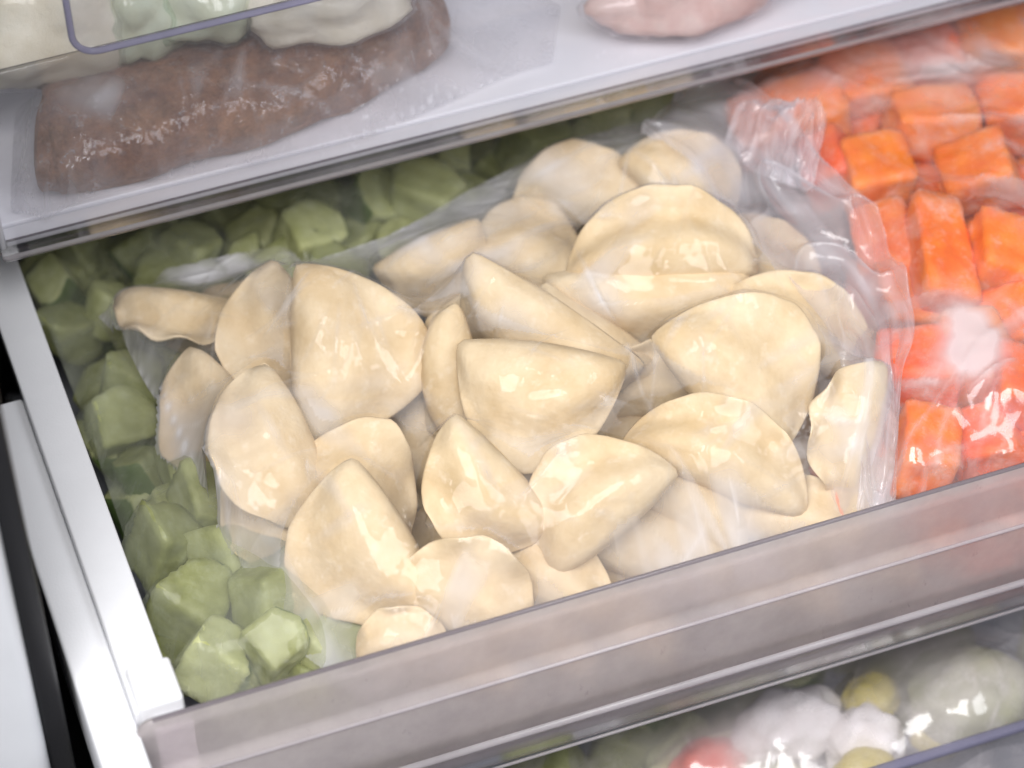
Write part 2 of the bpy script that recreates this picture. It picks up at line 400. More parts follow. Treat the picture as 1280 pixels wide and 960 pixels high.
def fnoise(X, Y, sc, seed):
    return (vnoise(X, Y, sc, seed)+.5*vnoise(X, Y, sc*2.1, seed+1)+.25*vnoise(X, Y, sc*4.3, seed+2)+.12*vnoise(X, Y, sc*9, seed+3))/1.87
def facets(X, Y, seed, n=9, lo=.009, hi=.040):
    """crumpled film: triangle waves in random directions make flat facets with straight creases, 0..1"""
    r = random.Random(seed); A = np.zeros(X.shape)
    wx = X+.010*(vnoise(X, Y, 22, seed+11)-.5)+.004*(vnoise(X, Y, 70, seed+13)-.5); wy = Y+.010*(vnoise(X, Y, 22, seed+12)-.5)+.004*(vnoise(X, Y, 70, seed+14)-.5)
    for k in range(n):
        a = r.uniform(0, math.pi); L = r.uniform(lo, hi); m = vnoise(X, Y, 14, seed+20+k)
        t = (wx*math.cos(a)+wy*math.sin(a))/L+r.random(); A += np.abs(2*(t-np.floor(t))-1)*L/hi*np.clip(m*1.8-.4, 0, 1)
    return A/n*2
def drape(name, outline, obstacles, step, mat, parent, iters=250, seed=0, creases=40, crease_h=.0012, haze=.08, haze_gap=3.0, eps=.0006, patches=(), edge_drop=0.0, haze_edge=.12, obj_creases=(), fac=.0016, fac_touch=.35, streak=.0):
    """a thin film pulled tight over the things inside a bag outline (x, y, z)"""
    rnd = random.Random(seed); outline = [Vector(p) for p in outline]
    vs = []; fs = []
    for o in obstacles:
        mw = o.matrix_world; b = len(vs)
        vs += [mw @ v.co for v in o.data.vertices]; fs += [tuple(i+b for i in p.vertices) for p in o.data.polygons]
    tree = BVHTree.FromPolygons(vs, fs)
    x0 = min(p.x for p in outline)-step*2; x1 = max(p.x for p in outline)+step*2
    y0 = min(p.y for p in outline)-step*2; y1 = max(p.y for p in outline)+step*2
    nx = int((x1-x0)/step)+1; ny = int((y1-y0)/step)+1
    X, Y = np.meshgrid(x0+np.arange(nx)*step, y0+np.arange(ny)*step)
    ins = poly_mask(X, Y, [(p.x, p.y) for p in outline])
    # edge height by inverse distance to outline samples
    smp = []
    for i, p in enumerate(outline):
        q = outline[(i+1) % len(outline)]
        for k in range(6): smp.append(p.lerp(q, k/6))
    Wt = np.zeros(X.shape); Ez = np.zeros(X.shape); dmin = np.full(X.shape, 9.)
    for s in smp:
        d2 = (X-s.x)**2+(Y-s.y)**2; w = 1/(d2+1e-6)**2; Wt += w; Ez += w*s.z; dmin = np.minimum(dmin, d2)
    Ez /= Wt; dmin = np.sqrt(dmin)
    obs = np.full(X.shape, -9.); near = ins.copy()
    for k in range(int(.016/step)):
        n2 = near.copy(); n2[1:-1, 1:-1] |= near[:-2, 1:-1] | near[2:, 1:-1] | near[1:-1, :-2] | near[1:-1, 2:]; near = n2
    for j, i in zip(*np.where(near)):
        h = tree.ray_cast(Vector((X[j, i], Y[j, i], 1.0)), Vector((0, 0, -1)))
        if h[0] is not None: obs[j, i] = h[0].z+eps
    foot = (obs > -8)
    for k in range(2):
        D = obs.copy(); D[1:-1, 1:-1] = np.maximum.reduce([obs[1:-1, 1:-1], obs[:-2, 1:-1]-step*.6, obs[2:, 1:-1]-step*.6, obs[1:-1, :-2]-step*.6, obs[1:-1, 2:]-step*.6]); obs = D
    for k in range(max(2, int(.003/step))):
        n2 = foot.copy(); n2[1:-1, 1:-1] |= foot[:-2, 1:-1] | foot[2:, 1:-1] | foot[1:-1, :-2] | foot[1:-1, 2:]; foot = n2
    ins0 = ins; ins = ins | (foot & (Y > min(p.y for p in outline)-.001))
    H = np.where(ins, np.maximum(obs, Ez), Ez)
    # start from a dilated hull, relax under the obstacle constraint
    for k in range(10):
        D = H.copy(); D[1:-1, 1:-1] = np.maximum.reduce([H[1:-1, 1:-1], H[:-2, 1:-1]-.0006, H[2:, 1:-1]-.0006, H[1:-1, :-2]-.0006, H[1:-1, 2:]-.0006]); H = np.where(ins, D, H)
    for k in range(iters):
        A = H.copy(); A[1:-1, 1:-1] = (H[:-2, 1:-1]+H[2:, 1:-1]+H[1:-1, :-2]+H[1:-1, 2:])*.25
        H = np.where(ins, np.maximum(A, obs), H)
    gap = np.where(ins, np.clip(H-np.maximum(obs, -.2), 0, .05), .01)
    Cr = np.zeros(X.shape)
    xi = [(X[j, i], Y[j, i]) for j, i in zip(*np.where(ins))]
    segs = []
    for k in range(creases):
        cx, cy = rnd.choice(xi); a = rnd.uniform(0, math.pi); L = rnd.uniform(.015, .07)
        segs.append((cx, cy, a, L, rnd.uniform(.0008, .0019), rnd.uniform(.4, 1)*rnd.choice((1, 1, -.5))))
    for (p, q, hgt) in obj_creases:
        p = Vector(p); q = Vector(q); d = q-p; segs.append(((p.x+q.x)/2, (p.y+q.y)/2, math.atan2(d.y, d.x), d.length, .0014, hgt))
    for cx, cy, a, L, wd, s in segs:
        u = (X-cx)*math.cos(a)+(Y-cy)*math.sin(a); v = -(X-cx)*math.sin(a)+(Y-cy)*math.cos(a)
        v = v+.15*L*np.sin(u/L*3+cx*50)*.5
        env = np.clip(1-(2*u/L)**2, 0, 1)
        Cr += s*env*np.exp(-np.abs(v)/wd)*crease_h
    fc = facets(X, Y, seed*31+5)*fac
    Hf = np.where(ins, H+np.maximum(Cr*np.clip(gap/.002, .5, 1), -gap*.5)+fc*np.clip(gap/.003, fac_touch, 1.0), H)
    gy, gx = np.gradient(Hf, step); steep = ins & (np.hypot(gx, gy) > 1.1)
    for k in range(3): steep[1:-1, 1:-1] |= (steep[:-2, 1:-1] | steep[2:, 1:-1] | steep[1:-1, :-2] | steep[1:-1, 2:]) & ins[1:-1, 1:-1]
    Hf = np.maximum(smooth2(Hf, 6, steep), np.where(obs > -8, obs-.0004, -9))
    hz = haze+np.clip(gap*haze_gap, 0, .25)+haze_edge*np.exp(-dmin/.013)
    for (px, py, pr, ph) in patches:
        hz = hz+ph*np.exp(-((X-px)**2+(Y-py)**2)/pr**2)
    hz = hz+.30*np.clip(np.abs(Cr)/crease_h-.25, 0, .8)+.35*np.exp(-(dmin/.0016)**2)*(haze_edge > .1)
    ca, sa = math.cos(.9+seed), math.sin(.9+seed); U_ = X*ca+Y*sa; V2 = -X*sa+Y*ca; U_ = U_+.02*vnoise(X, Y, 25, seed+60)
    st = np.clip(vnoise(U_*22, V2*130, 1, seed+61)*vnoise(X, Y, 28, seed+62)*2.2-.75, 0, 1)+np.clip(vnoise(V2*26, U_*150, 1, seed+63)*vnoise(X, Y, 33, seed+64)*2.2-.85, 0, 1)
    hz = hz+streak*st
    hz = hz*(.35+1.4*np.clip((fnoise(X, Y, 30, seed+50)-.25)*1.6, 0, 1))
    idx = -np.ones(X.shape, int); V_ = []; hzv = []
    keep = ins
    for j, i in zip(*np.where(keep)):
        idx[j, i] = len(V_); V_.append((X[j, i], Y[j, i], Hf[j, i])); hzv.append(hz[j, i])
    # snap the border ring onto the true outline so the edge is not stepped
    Fc = []
    A = idx[:-1, :-1]; B = idx[:-1, 1:]; C_ = idx[1:, 1:]; D = idx[1:, :-1]
    ok = (A >= 0) & (B >= 0) & (C_ >= 0) & (D >= 0)
    for a, b, c, d in zip(A[ok], B[ok], C_[ok], D[ok]): Fc.append((int(a), int(b), int(c), int(d)))
    cnt = {}
    for f in Fc:
        for k in range(4):
            e = (f[k], f[(k+1) % 4]); e = e if e[0] < e[1] else (e[1], e[0]); cnt[e] = cnt.get(e, 0)+1
    border = {v for e, n in cnt.items() if n == 1 for v in e}
    for v in border:
        p = Vector((V_[v][0], V_[v][1])); best = None
        for i in range(len(outline)):
            a = outline[i].xy; b = outline[(i+1) % len(outline)].xy; ab = b-a
            t = max(0, min(1, (p-a).dot(ab)/max(ab.length_squared, 1e-12))); q = a+ab*t; dd = (q-p).length
            if best is None or dd < best[0]: best = (dd, q)
        if best[0] < step*1.6: V_[v] = (best[1].x, best[1].y, V_[v][2]-edge_drop)
    used = sorted({i for f in Fc for i in f}); remap = {o: n for n, o in enumerate(used)}
    o = mesh_obj(name, [V_[i] for i in used], [tuple(remap[i] for i in f) for f in Fc], mat)
    at_ = o.data.attributes.new('haze', 'FLOAT', 'POINT'); at_.data.foreach_set('value', [float(hzv[i]) for i in used])
    if parent:
        o.parent = parent
        for v in o.data.vertices: v.co -= parent.location
    return o
def set_haze(o, val):
    a = o.data.attributes.new('haze', 'FLOAT', 'POINT'); a.data.foreach_set('value', [val]*len(o.data.vertices))

# ------------------------------------------------------------------ dumplings
def dumpling_mesh(seed, a, b, H, bend=0.0, curl=0.0, wavy=1.0, lipr=.80):
    """half-moon dumpling: round fold along y = 0, belly, thin pressed rim on the arc"""
    rnd = random.Random(seed); nphi, nr = 64, 14
    ph = rnd.uniform(0, 6); kf = rnd.uniform(7, 11); off = Vector((rnd.uniform(0, 50), rnd.uniform(0, 50), 0)); sk = rnd.uniform(-.12, .12)
    n = rnd.uniform(1.75, 2.1); fb = rnd.uniform(.04, .11)
    rim = lambda x: b*max(0, 1-abs(x/a)**n)**(1/n)*(1+sk*x/a+.012*wavy*math.sin(kf*1.6*x/a+ph)+.008*math.sin(kf*3.1*x/a+ph*2))
    fold = lambda x: -fb*b*max(0, 1-(x/a)**2)
    pts = [(-a*math.cos(math.pi*k/120), rim(-a*math.cos(math.pi*k/120))) for k in range(121)]
    pts += [(a*(1-2*k/80), fold(a*(1-2*k/80))) for k in range(1, 80)]
    P = np.array(pts)
    for k in range(10): P = P*.5+.25*(np.roll(P, 1, 0)+np.roll(P, -1, 0))
    d = np.linalg.norm(np.roll(P, -1, 0)-P, axis=1); cs = np.concatenate(([0], np.cumsum(d))); Pc = np.vstack((P, P[:1]))
    q = np.linspace(0, cs[-1], nphi, endpoint=False); O = np.stack((np.interp(q, cs, Pc[:, 0]), np.interp(q, cs, Pc[:, 1])), 1)
    c = np.array((0, .40*b)); s0 = .34
    vs = []; top = []; bot = []
    for sgn in (1, -1):
        rings = []
        for i in range(nr+1):
            r = math.sin(math.pi/2*i/nr)
            if i == nr and sgn == -1: rings.append(top[-1]); continue
            ring = []
            for k in range(nphi if i else 1):
                o = O[k]; x, y = c+(o-c)*r
                yf, yr = fold(x), max(rim(x), fold(x)+1e-4); s_ = min(1, max(0, (y-yf)/(yr-yf)))
                e = max(0, 1-abs(x/a)**2.4)**.62
                if s_ < s0: td = math.sqrt(max(0, 1-((s0-s_)/s0)**2))
                else: td = (.5*(1+math.cos(math.pi*min(1, (s_-s0)/(lipr+.06-s0)))))**.9
                up = max(0, min(1, (s_-.25)/.3)); lip = .0021*math.sqrt(max(0, 1-r**14))*(.35+.65*up)
                z = sgn*(H*e*td*(1.15 if sgn > 0 else .8)*min(1, (1-r)*14+.0)**.5+lip)
                t = max(0, (r-.72)/.28)*up
                z += t*wavy*.0024*math.sin(kf*math.atan2(y, x)+ph)
                z += bend*(x/a)**2*a+curl*(max(0, y)/b)**2*b
                v = Vector((x, y, z)); g = v/.030+off
                nn = noise.noise(g)*.0028+noise.noise(g*2.6)*.0011+noise.noise(g*6)*.00025
                x2 = x*(1+.05*noise.noise(g*.7+Vector((9, 0, 0)))); y2 = y*(1+.05*noise.noise(g*.7+Vector((0, 9, 0))))
                ring.append(len(vs)); vs.append((x2, y2-.46*b, z+nn*(1 if sgn > 0 else -1)*(1-.6*t)))
            rings.append(ring)
        if sgn == 1: top = rings
        else: bot = rings
    fs = []
    for rg, flip in ((top, True), (bot, False)):
        for k in range(nphi):
            t = (rg[0][0], rg[1][k], rg[1][(k+1) % nphi]); fs.append(t[::-1] if flip else t)
        for i in range(1, nr):
            for k in range(nphi):
                q = (rg[i][k], rg[i+1][k], rg[i+1][(k+1) % nphi], rg[i][(k+1) % nphi]); fs.append(q[::-1] if flip else q)
    return vs, fs
def img_rot(ang, tx, ty):
    """image-plane turn then tilts, as a world rotation (z of the piece towards the viewer at zero tilt)"""
    B = Matrix(((RIGHT.x, UP.x, -FWD.x), (RIGHT.y, UP.y, -FWD.y), (RIGHT.z, UP.z, -FWD.z)))
    return B @ Matrix.Rotation(rad(ang), 3, 'Z') @ Matrix.Rotation(rad(tx), 3, 'X') @ Matrix.Rotation(rad(ty), 3, 'Y')
def settle(o, p, rot, ylim=.011):
    """push a piece back along its line until it clears the drawer front"""
    m = min((rot @ v.co).y for v in o.data.vertices)
    if p.y+m < ylim:
        r = (p-CAM).normalized(); p = p+r*((ylim-p.y-m)/r.y)
    o.matrix_world = Matrix.Translation(p) @ rot.to_4x4()
GD = 'half-moon dumplings in the clear bag'
dumplings = []
def dumpling(px, py, z, ang, tx, ty, L, b, label, thick=.172, bend=0.0, curl=0.0, wavy=1.0, lipr=None):
    p = at(px, py, z); k = 1/ppm(p); seed = len(dumplings)*7+3
    rq = random.Random(seed); bend = bend or rq.uniform(-.10, .06); curl = curl or rq.choice((-1, 1))*rq.uniform(.06, .28); lipr = lipr or rq.uniform(.70, .86)
    L *= 1.05; b *= 1.05
    vs, fs = dumpling_mesh(seed, L*k/2, b*k, L*k*thick, bend, curl, wavy, lipr)
    o = mesh_obj('dumpling', vs, fs, M['dough'])
    settle(o, p, img_rot(ang, tx, ty))
    tag(o, label, 'dumpling', GD); dumplings.append(o); return o
T = .004; L1 = -.006; L2 = -.018; L3 = -.032
DD = [
 # px py z ang tx ty L b label kwargs
 (450, 440, T+.006, -88, 4, -6, 222, 168, 'large flat pale dumpling with straight left edge, nearest the bag\'s left end on top', dict(thick=.12)),
 (338, 428, L1, 122, 12, 0, 168, 125, 'dumpling half under the large flat one at the bag\'s left end', dict(lipr=.70, curl=.3)),
 (222, 410, L1-.004, 172, 48, 0, 172, 95, 'thin edge-on dumpling in the far left tip of the bag', dict(thick=.16, lipr=.70)),
 (326, 572, L1+.004, 113, 28, 10, 215, 140, 'tall dumpling with a bright ridge, standing along the bag\'s left side', dict(lipr=.74, curl=.25)),
 (262, 530, L2+.003, 128, 34, 0, 185, 110, 'partly hidden dumpling against the bag\'s slanting left seam', {}),
 (325, 655, L3+.004, 118, 20, 0, 165, 95, 'low dumpling showing at the lower left seam beside the green cubes', {}),
 (456, 592, L2+.004, -28, 0, 8, 170, 130, 'shaded dumpling sunk between the ridge dumpling and the teardrop dumpling', {}),
 (438, 700, L2+.006, 119, 12, 8, 212, 142, 'big dumpling with a pointed top near the front left of the bag', dict(lipr=.74, curl=-.2)),
 (584, 725, T+.016, -16, 16, 0, 186, 126, 'dumpling with a wide pressed rim just behind the drawer front', dict(thick=.15, lipr=.68, curl=.2)),
 (500, 788, L1+.010, 8, 10, 0, 118, 70, 'small dumpling tip peeking over the front panel below the pointed one', {}),
 (594, 626, T, 133, 6, -8, 186, 118, 'teardrop shaped smooth dumpling in the middle of the bag', dict(thick=.17)),
 (666, 510, T+.002, 172, 6, 4, 204, 152, 'broad dumpling with hazy film on it in the bag\'s centre', {}),
 (664, 440, L1+.002, 147, -26, 0, 250, 140, 'long slanting dumpling behind the broad central one', dict(thick=.15)),
 (544, 472, L1-.002, 97, -40, 0, 172, 105, 'narrow upright wedge of a dumpling right of the large flat one', {}),
 (660, 302, L1, -6, -12, 0, 150, 128, 'round topped dumpling under grey film at the back of the bag', {}),
 (552, 346, L1-.002, 205, 10, 0, 140, 105, 'small dumpling under grey film behind the large flat one', {}),
 (716, 232, L2+.006, 12, 20, 0, 170, 90, 'rearmost left dumpling tight under the film at the bag\'s back edge', {}),
 (828, 296, T+.014, 2, -6, 0, 232, 112, 'domed dumpling with a straight lower edge at the back right', dict(thick=.17)),
 (862, 216, L1, -38, 0, 0, 155, 95, 'farthest dumpling, next to the bag\'s gathered neck', {}),
 (812, 396, L2+.006, 182, -4, 0, 252, 118, 'wide dumpling tucked below the domed one, its curved edge down', {}),
 (955, 318, L1-.004, -16, 0, 0, 165, 90, 'dumpling right of the domed one, mostly under wrinkled film', {}),
 (1012, 398, L1+.002, -33, 10, 0, 212, 100, 'slender slanting dumpling at the bag\'s right side', {}),
 (940, 456, T+.010, -50, 4, 0, 214, 160, 'clear sharp dumpling with a folded rim, on top at the right', dict(thick=.15, lipr=.74)),
 (908, 556, L1+.004, -22, 0, 0, 236, 112, 'long dumpling lying below the sharp rimmed one', {}),
 (1050, 535, L1, 79, 16, 0, 175, 92, 'upright dumpling with a ruffled edge under the brightest glint at the right end', dict(wavy=2.0)),
 (995, 637, L2+.004, -10, 0, 0, 182, 85, 'low dumpling at the front right, half cut by the drawer front', {}),
 (836, 658, L1+.002, -16, 0, 0, 186, 142, 'dumpling with an arched back touching the drawer front right of the middle', {}),
 (734, 613, T, 40, 2, 0, 196, 124, 'slanting dumpling with a bright glint at its upper corner', {}),
 (700, 716, L2, -20, 0, 0, 160, 90, 'sunken dumpling between the wide rimmed and the arched ones', {}),
 (812, 472, L3+.006, 10, 10, 0, 150, 90, 'dark sunken dumpling in the gap left of the sharp rimmed one', {}),
 (738, 442, L2, 146, -22, 0, 190, 90, 'shaded dumpling strip under the long slanting one', {}),
 (628, 362, L2-.004, 20, 0, 0, 150, 95, 'shaded dumpling low between the round topped and the long slanting ones', {}),
 (400, 752, L3-.004, 60, 10, 0, 140, 90, 'dumpling tip below the pointed one at the bag\'s front left corner', {}),
 (868, 612, L2, -30, 0, 0, 180, 95, 'sunken dumpling behind the arched one at the front', {}),
 (1072, 612, L3+.008, 60, 0, 0, 140, 80, 'hidden dumpling at the bottom right corner under folded film', {}),
 (590, 430, L3, 60, 0, 0, 160, 100, 'deep dumpling glimpsed between the narrow wedge and the long slanting one', {}),
]
for d in DD: dumpling(*d[:8], d[8], **d[9])
fill = [(400,640,40),(520,560,110),(620,590,10),(560,680,80),(640,650,-30),(700,560,70),(760,540,20),(480,480,-20),(420,560,60),(760,680,10),
        (880,420,30),(820,330,-20),(740,330,80),(960,560,10),(1020,500,70),(900,680,-15),(660,760,-15),(560,790,-10),(770,740,-20),(970,690,-15),(1060,660,-10),(340,500,45),(950,390,0),(780,260,15),(300,420,-10)]
for i, (x, y, a) in enumerate(fill):
    dumpling(x, y, L3-.020-.003*(i % 3), a, 8*((i*5) % 5-2), 6*((i*3) % 5-2), 185, 125, 'dumpling of the lower layer, glimpsed in the gaps of the pile')

bag = empty('dumpling_bag', tuple(at(640, 520, -.07)))
OUT = [(122,396,-.012),(200,368,-.010),(290,348,-.008),(390,328,-.006),(480,300,-.006),(540,268,-.010),(590,238,-.012),(650,208,-.012),(710,186,-.010),(790,172,-.008),(840,150,-.012),(900,140,-.010),(960,200,-.012),
       (1010,260,-.012),(1070,330,-.012),(1105,400,-.014),(1112,470,-.016),(1112,540,-.022),(1112,620,-.028),(1080,700,-.045),(930,745,-.045),(760,790,-.045),(600,835,-.045),(450,875,-.045),
       (372,815,-.040),(322,748,-.036),(276,668,-.033),(240,595,-.029),(205,522,-.024),(162,450,-.018)]
bpy.context.view_layer.update()
cre = []
for (x0, y0, x1, y1, h) in [(395,400,330,460,1.2),(405,410,300,455,1.0),(420,430,430,520,1.0),(440,400,500,480,.9),(470,420,520,500,.8),(640,420,600,500,.8),
    (950,300,1060,420,1.2),(700,330,800,440,1.1),(760,430,840,560,1.2),(820,580,920,640,1.4),(850,600,1000,680,1.2),(1080,450,1050,600,1.6),(1065,455,1075,590,1.4),(1050,600,950,640,1.2),
    (780,190,850,260,1.3),(800,190,760,250,1.2),(880,240,900,340,1.0),(930,350,990,420,1.0),(690,570,760,590,1.2),(500,490,560,420,1.0),(870,280,960,360,1.3)]:
    cre.append((at(x0, y0, 0), at(x1, y1, 0), h))
drape('film', [inside(at(*p)) for p in OUT], dumplings, .0011, M['film'], bag, iters=330, seed=4, creases=170, crease_h=.0020, haze=.05, haze_gap=4.0, haze_edge=.45, obj_creases=cre, fac=.0036, fac_touch=.7, streak=.42,
      patches=[(at(x, y, 0).x, at(x, y, 0).y, r, h) for x, y, r, h in [(520,300,.024,.30),(620,255,.028,.38),(700,215,.024,.30),(650,345,.018,.22),(760,400,.014,.24),(860,250,.020,.24),(330,385,.016,.16),(440,470,.015,.16),(640,450,.012,.22),(980,340,.02,.18),(300,560,.010,.14),(480,690,.014,.14),(860,660,.018,.16)]])
# lower sheet of the bag
cen = at(640, 520, -.075)
vs = [tuple(inside(at(*p))-bag.location) for p in OUT]; nO = len(vs)
for k, s in ((0, .93), (1, .75)):
    for p in OUT:
        q = inside(at(*p)); w = cen.lerp(q, s); w.z = -.062 if k == 0 else -.082; vs.append(tuple(w-bag.location))
fs = [(r*nO+i, r*nO+(i+1) % nO, (r+1)*nO+(i+1) % nO, (r+1)*nO+i) for r in (0, 1) for i in range(nO)] + [tuple(range(2*nO, 3*nO))]
o = mesh_obj('lower_film', vs, fs, M['film'], bag); set_haze(o, .06)
# gathered neck: a ruffled sheet following the right edge of the bag
def ruffle(name, rows, nu, nv, amp, freq, mat, parent, haze, seed=0):
    """rows: list of lines (lists of world points) the sheet runs through; folds run across"""
    rnd = random.Random(seed); rows = [[Vector(p) for p in r] for r in rows]
    def line(r, t):
        n = len(r)-1; f = t*n; i = min(int(f), n-1); u = f-i
        p0, p1, p2, p3 = r[max(i-1, 0)], r[i], r[i+1], r[min(i+2, n)]
        return .5*((2*p1)+(p2-p0)*u+(2*p0-5*p1+4*p2-p3)*u*u+(3*p1-p0-3*p2+p3)*u**3)
    vs = []; hz = []
    for j in range(nv+1):
        v = j/nv
        for i in range(nu+1):
            u = i/nu; cols = [line(r, u) for r in rows]; p = line(cols, v)
            w = amp*(.35+.65*v)
            uu = u*freq+1.6*noise.noise(Vector((u*4, v*2.2, seed)))+.5*noise.noise(Vector((u*9, v*5, seed+2)))
            d = w*1.5*(.55-abs(noise.noise(Vector((uu, v*.9, seed+3))))*1.6)+w*.7*noise.noise(Vector((u*6, v*2.5, seed)))-w*.5*abs(noise.noise(Vector((uu*2.3+v*2, v*3+u*4, seed+5))))
            p = p-FWD*.3*d+Vector((0, 0, d)) ; vs.append(p-parent.location); hz.append(haze*(.6+.8*abs(noise.noise(Vector((u*10, v*4, seed+9))))))
    fs = [(j*(nu+1)+i, j*(nu+1)+i+1, (j+1)*(nu+1)+i+1, (j+1)*(nu+1)+i) for j in range(nv) for i in range(nu)]
    o = mesh_obj(name, [tuple(v) for v in vs], fs, mat, parent)
    a = o.data.attributes.new('haze', 'FLOAT', 'POINT'); a.data.foreach_set('value', hz); return o
inner = [at(*p) for p in [(800,170,.010),(870,205,.014),(915,280,.016),(965,330,.014),(1025,395,.012),(1055,470,.006),(1075,560,-.004),(1070,640,-.02)]]
mid = [at(*p) for p in [(815,140,.012),(900,150,.016),(975,220,.018),(1045,290,.016),(1095,360,.012),(1105,450,.008),(1100,550,0),(1095,640,-.016)]]
outer = [at(*p) for p in [(850,112,.008),(935,106,.014),(1025,205,.018),(1100,275,.016),(1142,400,.012),(1126,480,.008),(1122,560,0),(1118,640,-.016)]]
ruffle('neck', [inner, mid, outer], 280, 90, .0095, 6, M['film_flap'], bag, .42, 3)
r1 = [at(*p) for p in [(905,180,.014),(945,215,.016),(985,235,.016),(1015,240,.016)]]
r2 = [at(*p) for p in [(930,120,.024),(965,150,.026),(1000,180,.028),(1022,205,.026)]]
r3 = [at(*p) for p in [(985,150,.030),(1000,130,.036),(1020,122,.038),(1034,150,.034)]]
ruffle('knot', [r1, r2, r3], 110, 60, .0075, 2.6, M['film_flap'], bag, .46, 8)
tag(bag, 'clear plastic bag of half-moon dumplings with a crumpled neck on the right', 'plastic bag')

# ------------------------------------------------------------------ carrots
def soft_poly(planes, p, sub, seed, n1, n2):
    """rounded many-sided chunk: directions and distances of its cut faces; returns bmesh and the face each vertex lies on"""
    bm = bmesh.new(); bmesh.ops.create_icosphere(bm, subdivisions=sub, radius=1); off = Vector((seed*3.7, seed*1.3, 0))
    pl = [(Vector(n).normalized(), d) for n, d in planes]
    for v in bm.verts:
        n = v.co.normalized(); r = sum(max(0, n.dot(q)/d)**p for q, d in pl)**(-1/p)
        w = n*r; v.co = w+n*(noise.noise(w/.012+off)*n1+noise.noise(w/.0045+off)*n2)
    return bm, pl
def carrot_mesh(seed, sx, sy, sz):
    rnd = random.Random(seed); j = lambda k: rnd.uniform(-k, k); pls = []
    for ax, h in ((0, sx), (1, sy), (2, sz)):
        for sg in (1, -1):
            n = [j(.16), j(.16), j(.16)]; n[ax] = sg; pls.append((n, h*.5*rnd.uniform(.92, 1.05)))
    if rnd.random() < .5: pls.append(((rnd.choice((-1, 1)), rnd.choice((-1, 1)), .6), (sx+sy)*.36))
    return soft_poly(pls, 20, 4, seed, .0014, .0005)[0]
carrots = []
GC = 'carrot cubes in the frosty bag'
def carrot(px, py, z, ang, tx, ty, w, h, d, label):
    p = at(px, py, z); k = 1/ppm(p)
    o = bm_obj('carrot_cube', carrot_mesh(len(carrots)+11, w*k, h*k, d*k), M['carrot'])
    settle(o, p, img_rot(ang, tx, ty))
    tag(o, label, 'carrot', GC); carrots.append(o); return o
CC = [
 (1176,322,.004, 4,-28,14, 72,170,70, 'tall upright orange carrot stick, the sharpest piece in the carrot bag'),
 (1226,218,.002, 6,-38,-16, 92,84,80, 'carrot cube behind the tall stick with a bright frosted top'),
 (1250,324,.004, -4,-34,22, 82,92,84, 'carrot cube right of the tall stick at the picture\'s edge'),
 (1165,152,0, 8,-40,10, 104,74,70, 'frosty carrot cube two rows behind the tall stick'),
 (1268,142,0, 0,-38,-14, 86,84,80, 'frost covered carrot cube at the right edge behind the others'),
 (1092,216,-.004, 12,-34,16, 84,92,70, 'carrot cube beside the bag\'s twisted knot'),
 (1034,206,-.008, 10,-30,-18, 66,86,66, 'dark orange carrot cube just right of the knot'),
 (985,150,-.012, 14,-44,0, 150,90,66, 'blurred slab of carrot at the back left of its bag'),
 (1075,110,-.010, 16,-42,8, 110,84,70, 'blurred frosted carrot piece behind the knot'),
 (1155,88,-.010, 10,-40,-8, 100,80,70, 'pale blurred carrot piece third row back'),
 (1240,62,-.012, 8,-40,10, 110,84,70, 'far blurred carrot piece near the top right corner'),
 (1270,20,-.02, 8,-40,10, 110,84,70, 'farthest carrot piece under the upper drawer at the right edge'),
 (1110,310,-.012, 5,-30,-12, 84,110,76, 'carrot piece showing through the crumpled bag neck'),
 (1146,462,-.004, -6,-36,-12, 92,98,80, 'carrot cube below the tall stick against the dumpling bag'),
 (1222,448,-.006, 12,-30,14, 88,110,80, 'carrot cube with a whitish ice patch on the film'),
 (1156,562,-.010, 2,-42,10, 78,92,76, 'carrot cube at the front behind the drawer panel next to the dumpling bag'),
 (1232,556,-.012, 14,-40,-14, 92,90,76, 'carrot cube at the front under the strongest glare'),
 (1276,482,-.006, -8,-36,10, 84,90,76, 'carrot cube in the glare at the picture\'s right edge'),
 (1272,408,-.010, 5,-34,-10, 80,84,76, 'shaded carrot cube low between two right edge cubes'),
 (1136,384,-.020, 6,-36,10, 80,90,76, 'sunken carrot cube left of the tall stick\'s foot'),
]
for c in CC: carrot(*c)
for i, (x, y) in enumerate([(1120,250),(1200,270),(1280,270),(1100,380),(1210,380),(1290,560),(1190,500),(1110,520),(1250,620),(1160,640),(1080,600),(1200,130),(1120,150),(1290,90),(1000,120),(1310,330),(1320,200),(1310,450),(1220,690),(1300,680),(1330,590),(1060,180),(1200,60)]):
    carrot(x, y, -.034-.004*(i % 2), 11*((i*7) % 9-4), -40+6*((i*3) % 5), 8*((i*5) % 5-2), 92, 92, 84, 'carrot cube of the lower layer, glimpsed between the upper ones')
bpy.context.view_layer.update()
cbag = empty('carrot_bag', tuple(at(1200, 400, -.07)))
bpy.context.view_layer.update()
CO = [(895,150,-.022),(950,105,-.018),(1040,70,-.016),(1120,30,-.016),(1220,-15,-.016),(1330,-50,-.02),(1420,100,-.03),(1440,300,-.03),(1440,560,-.035),(1420,700,-.055),(1260,745,-.055),(1120,785,-.06),(1050,720,-.055),(1030,600,-.045),(1020,450,-.04),(990,300,-.036),(930,220,-.03)]
ccr = []
for (x0, y0, x1, y1, h) in [(1190,470,1130,600,1.6),(1200,480,1180,590,1.5),(1280,470,1190,520,1.6),(1280,520,1150,600,1.4),(1230,440,1190,560,1.2),(1260,480,1220,580,1.4),(1110,180,1260,190,1.2),(1110,200,1160,300,1.1),(1000,90,1100,150,1.0),(1160,60,1270,120,1.0)]:
    ccr.append((at(x0, y0, 0), at(x1, y1, 0), h))
ice = at(1203, 425, 0); ice2 = at(1215, 470, 0)
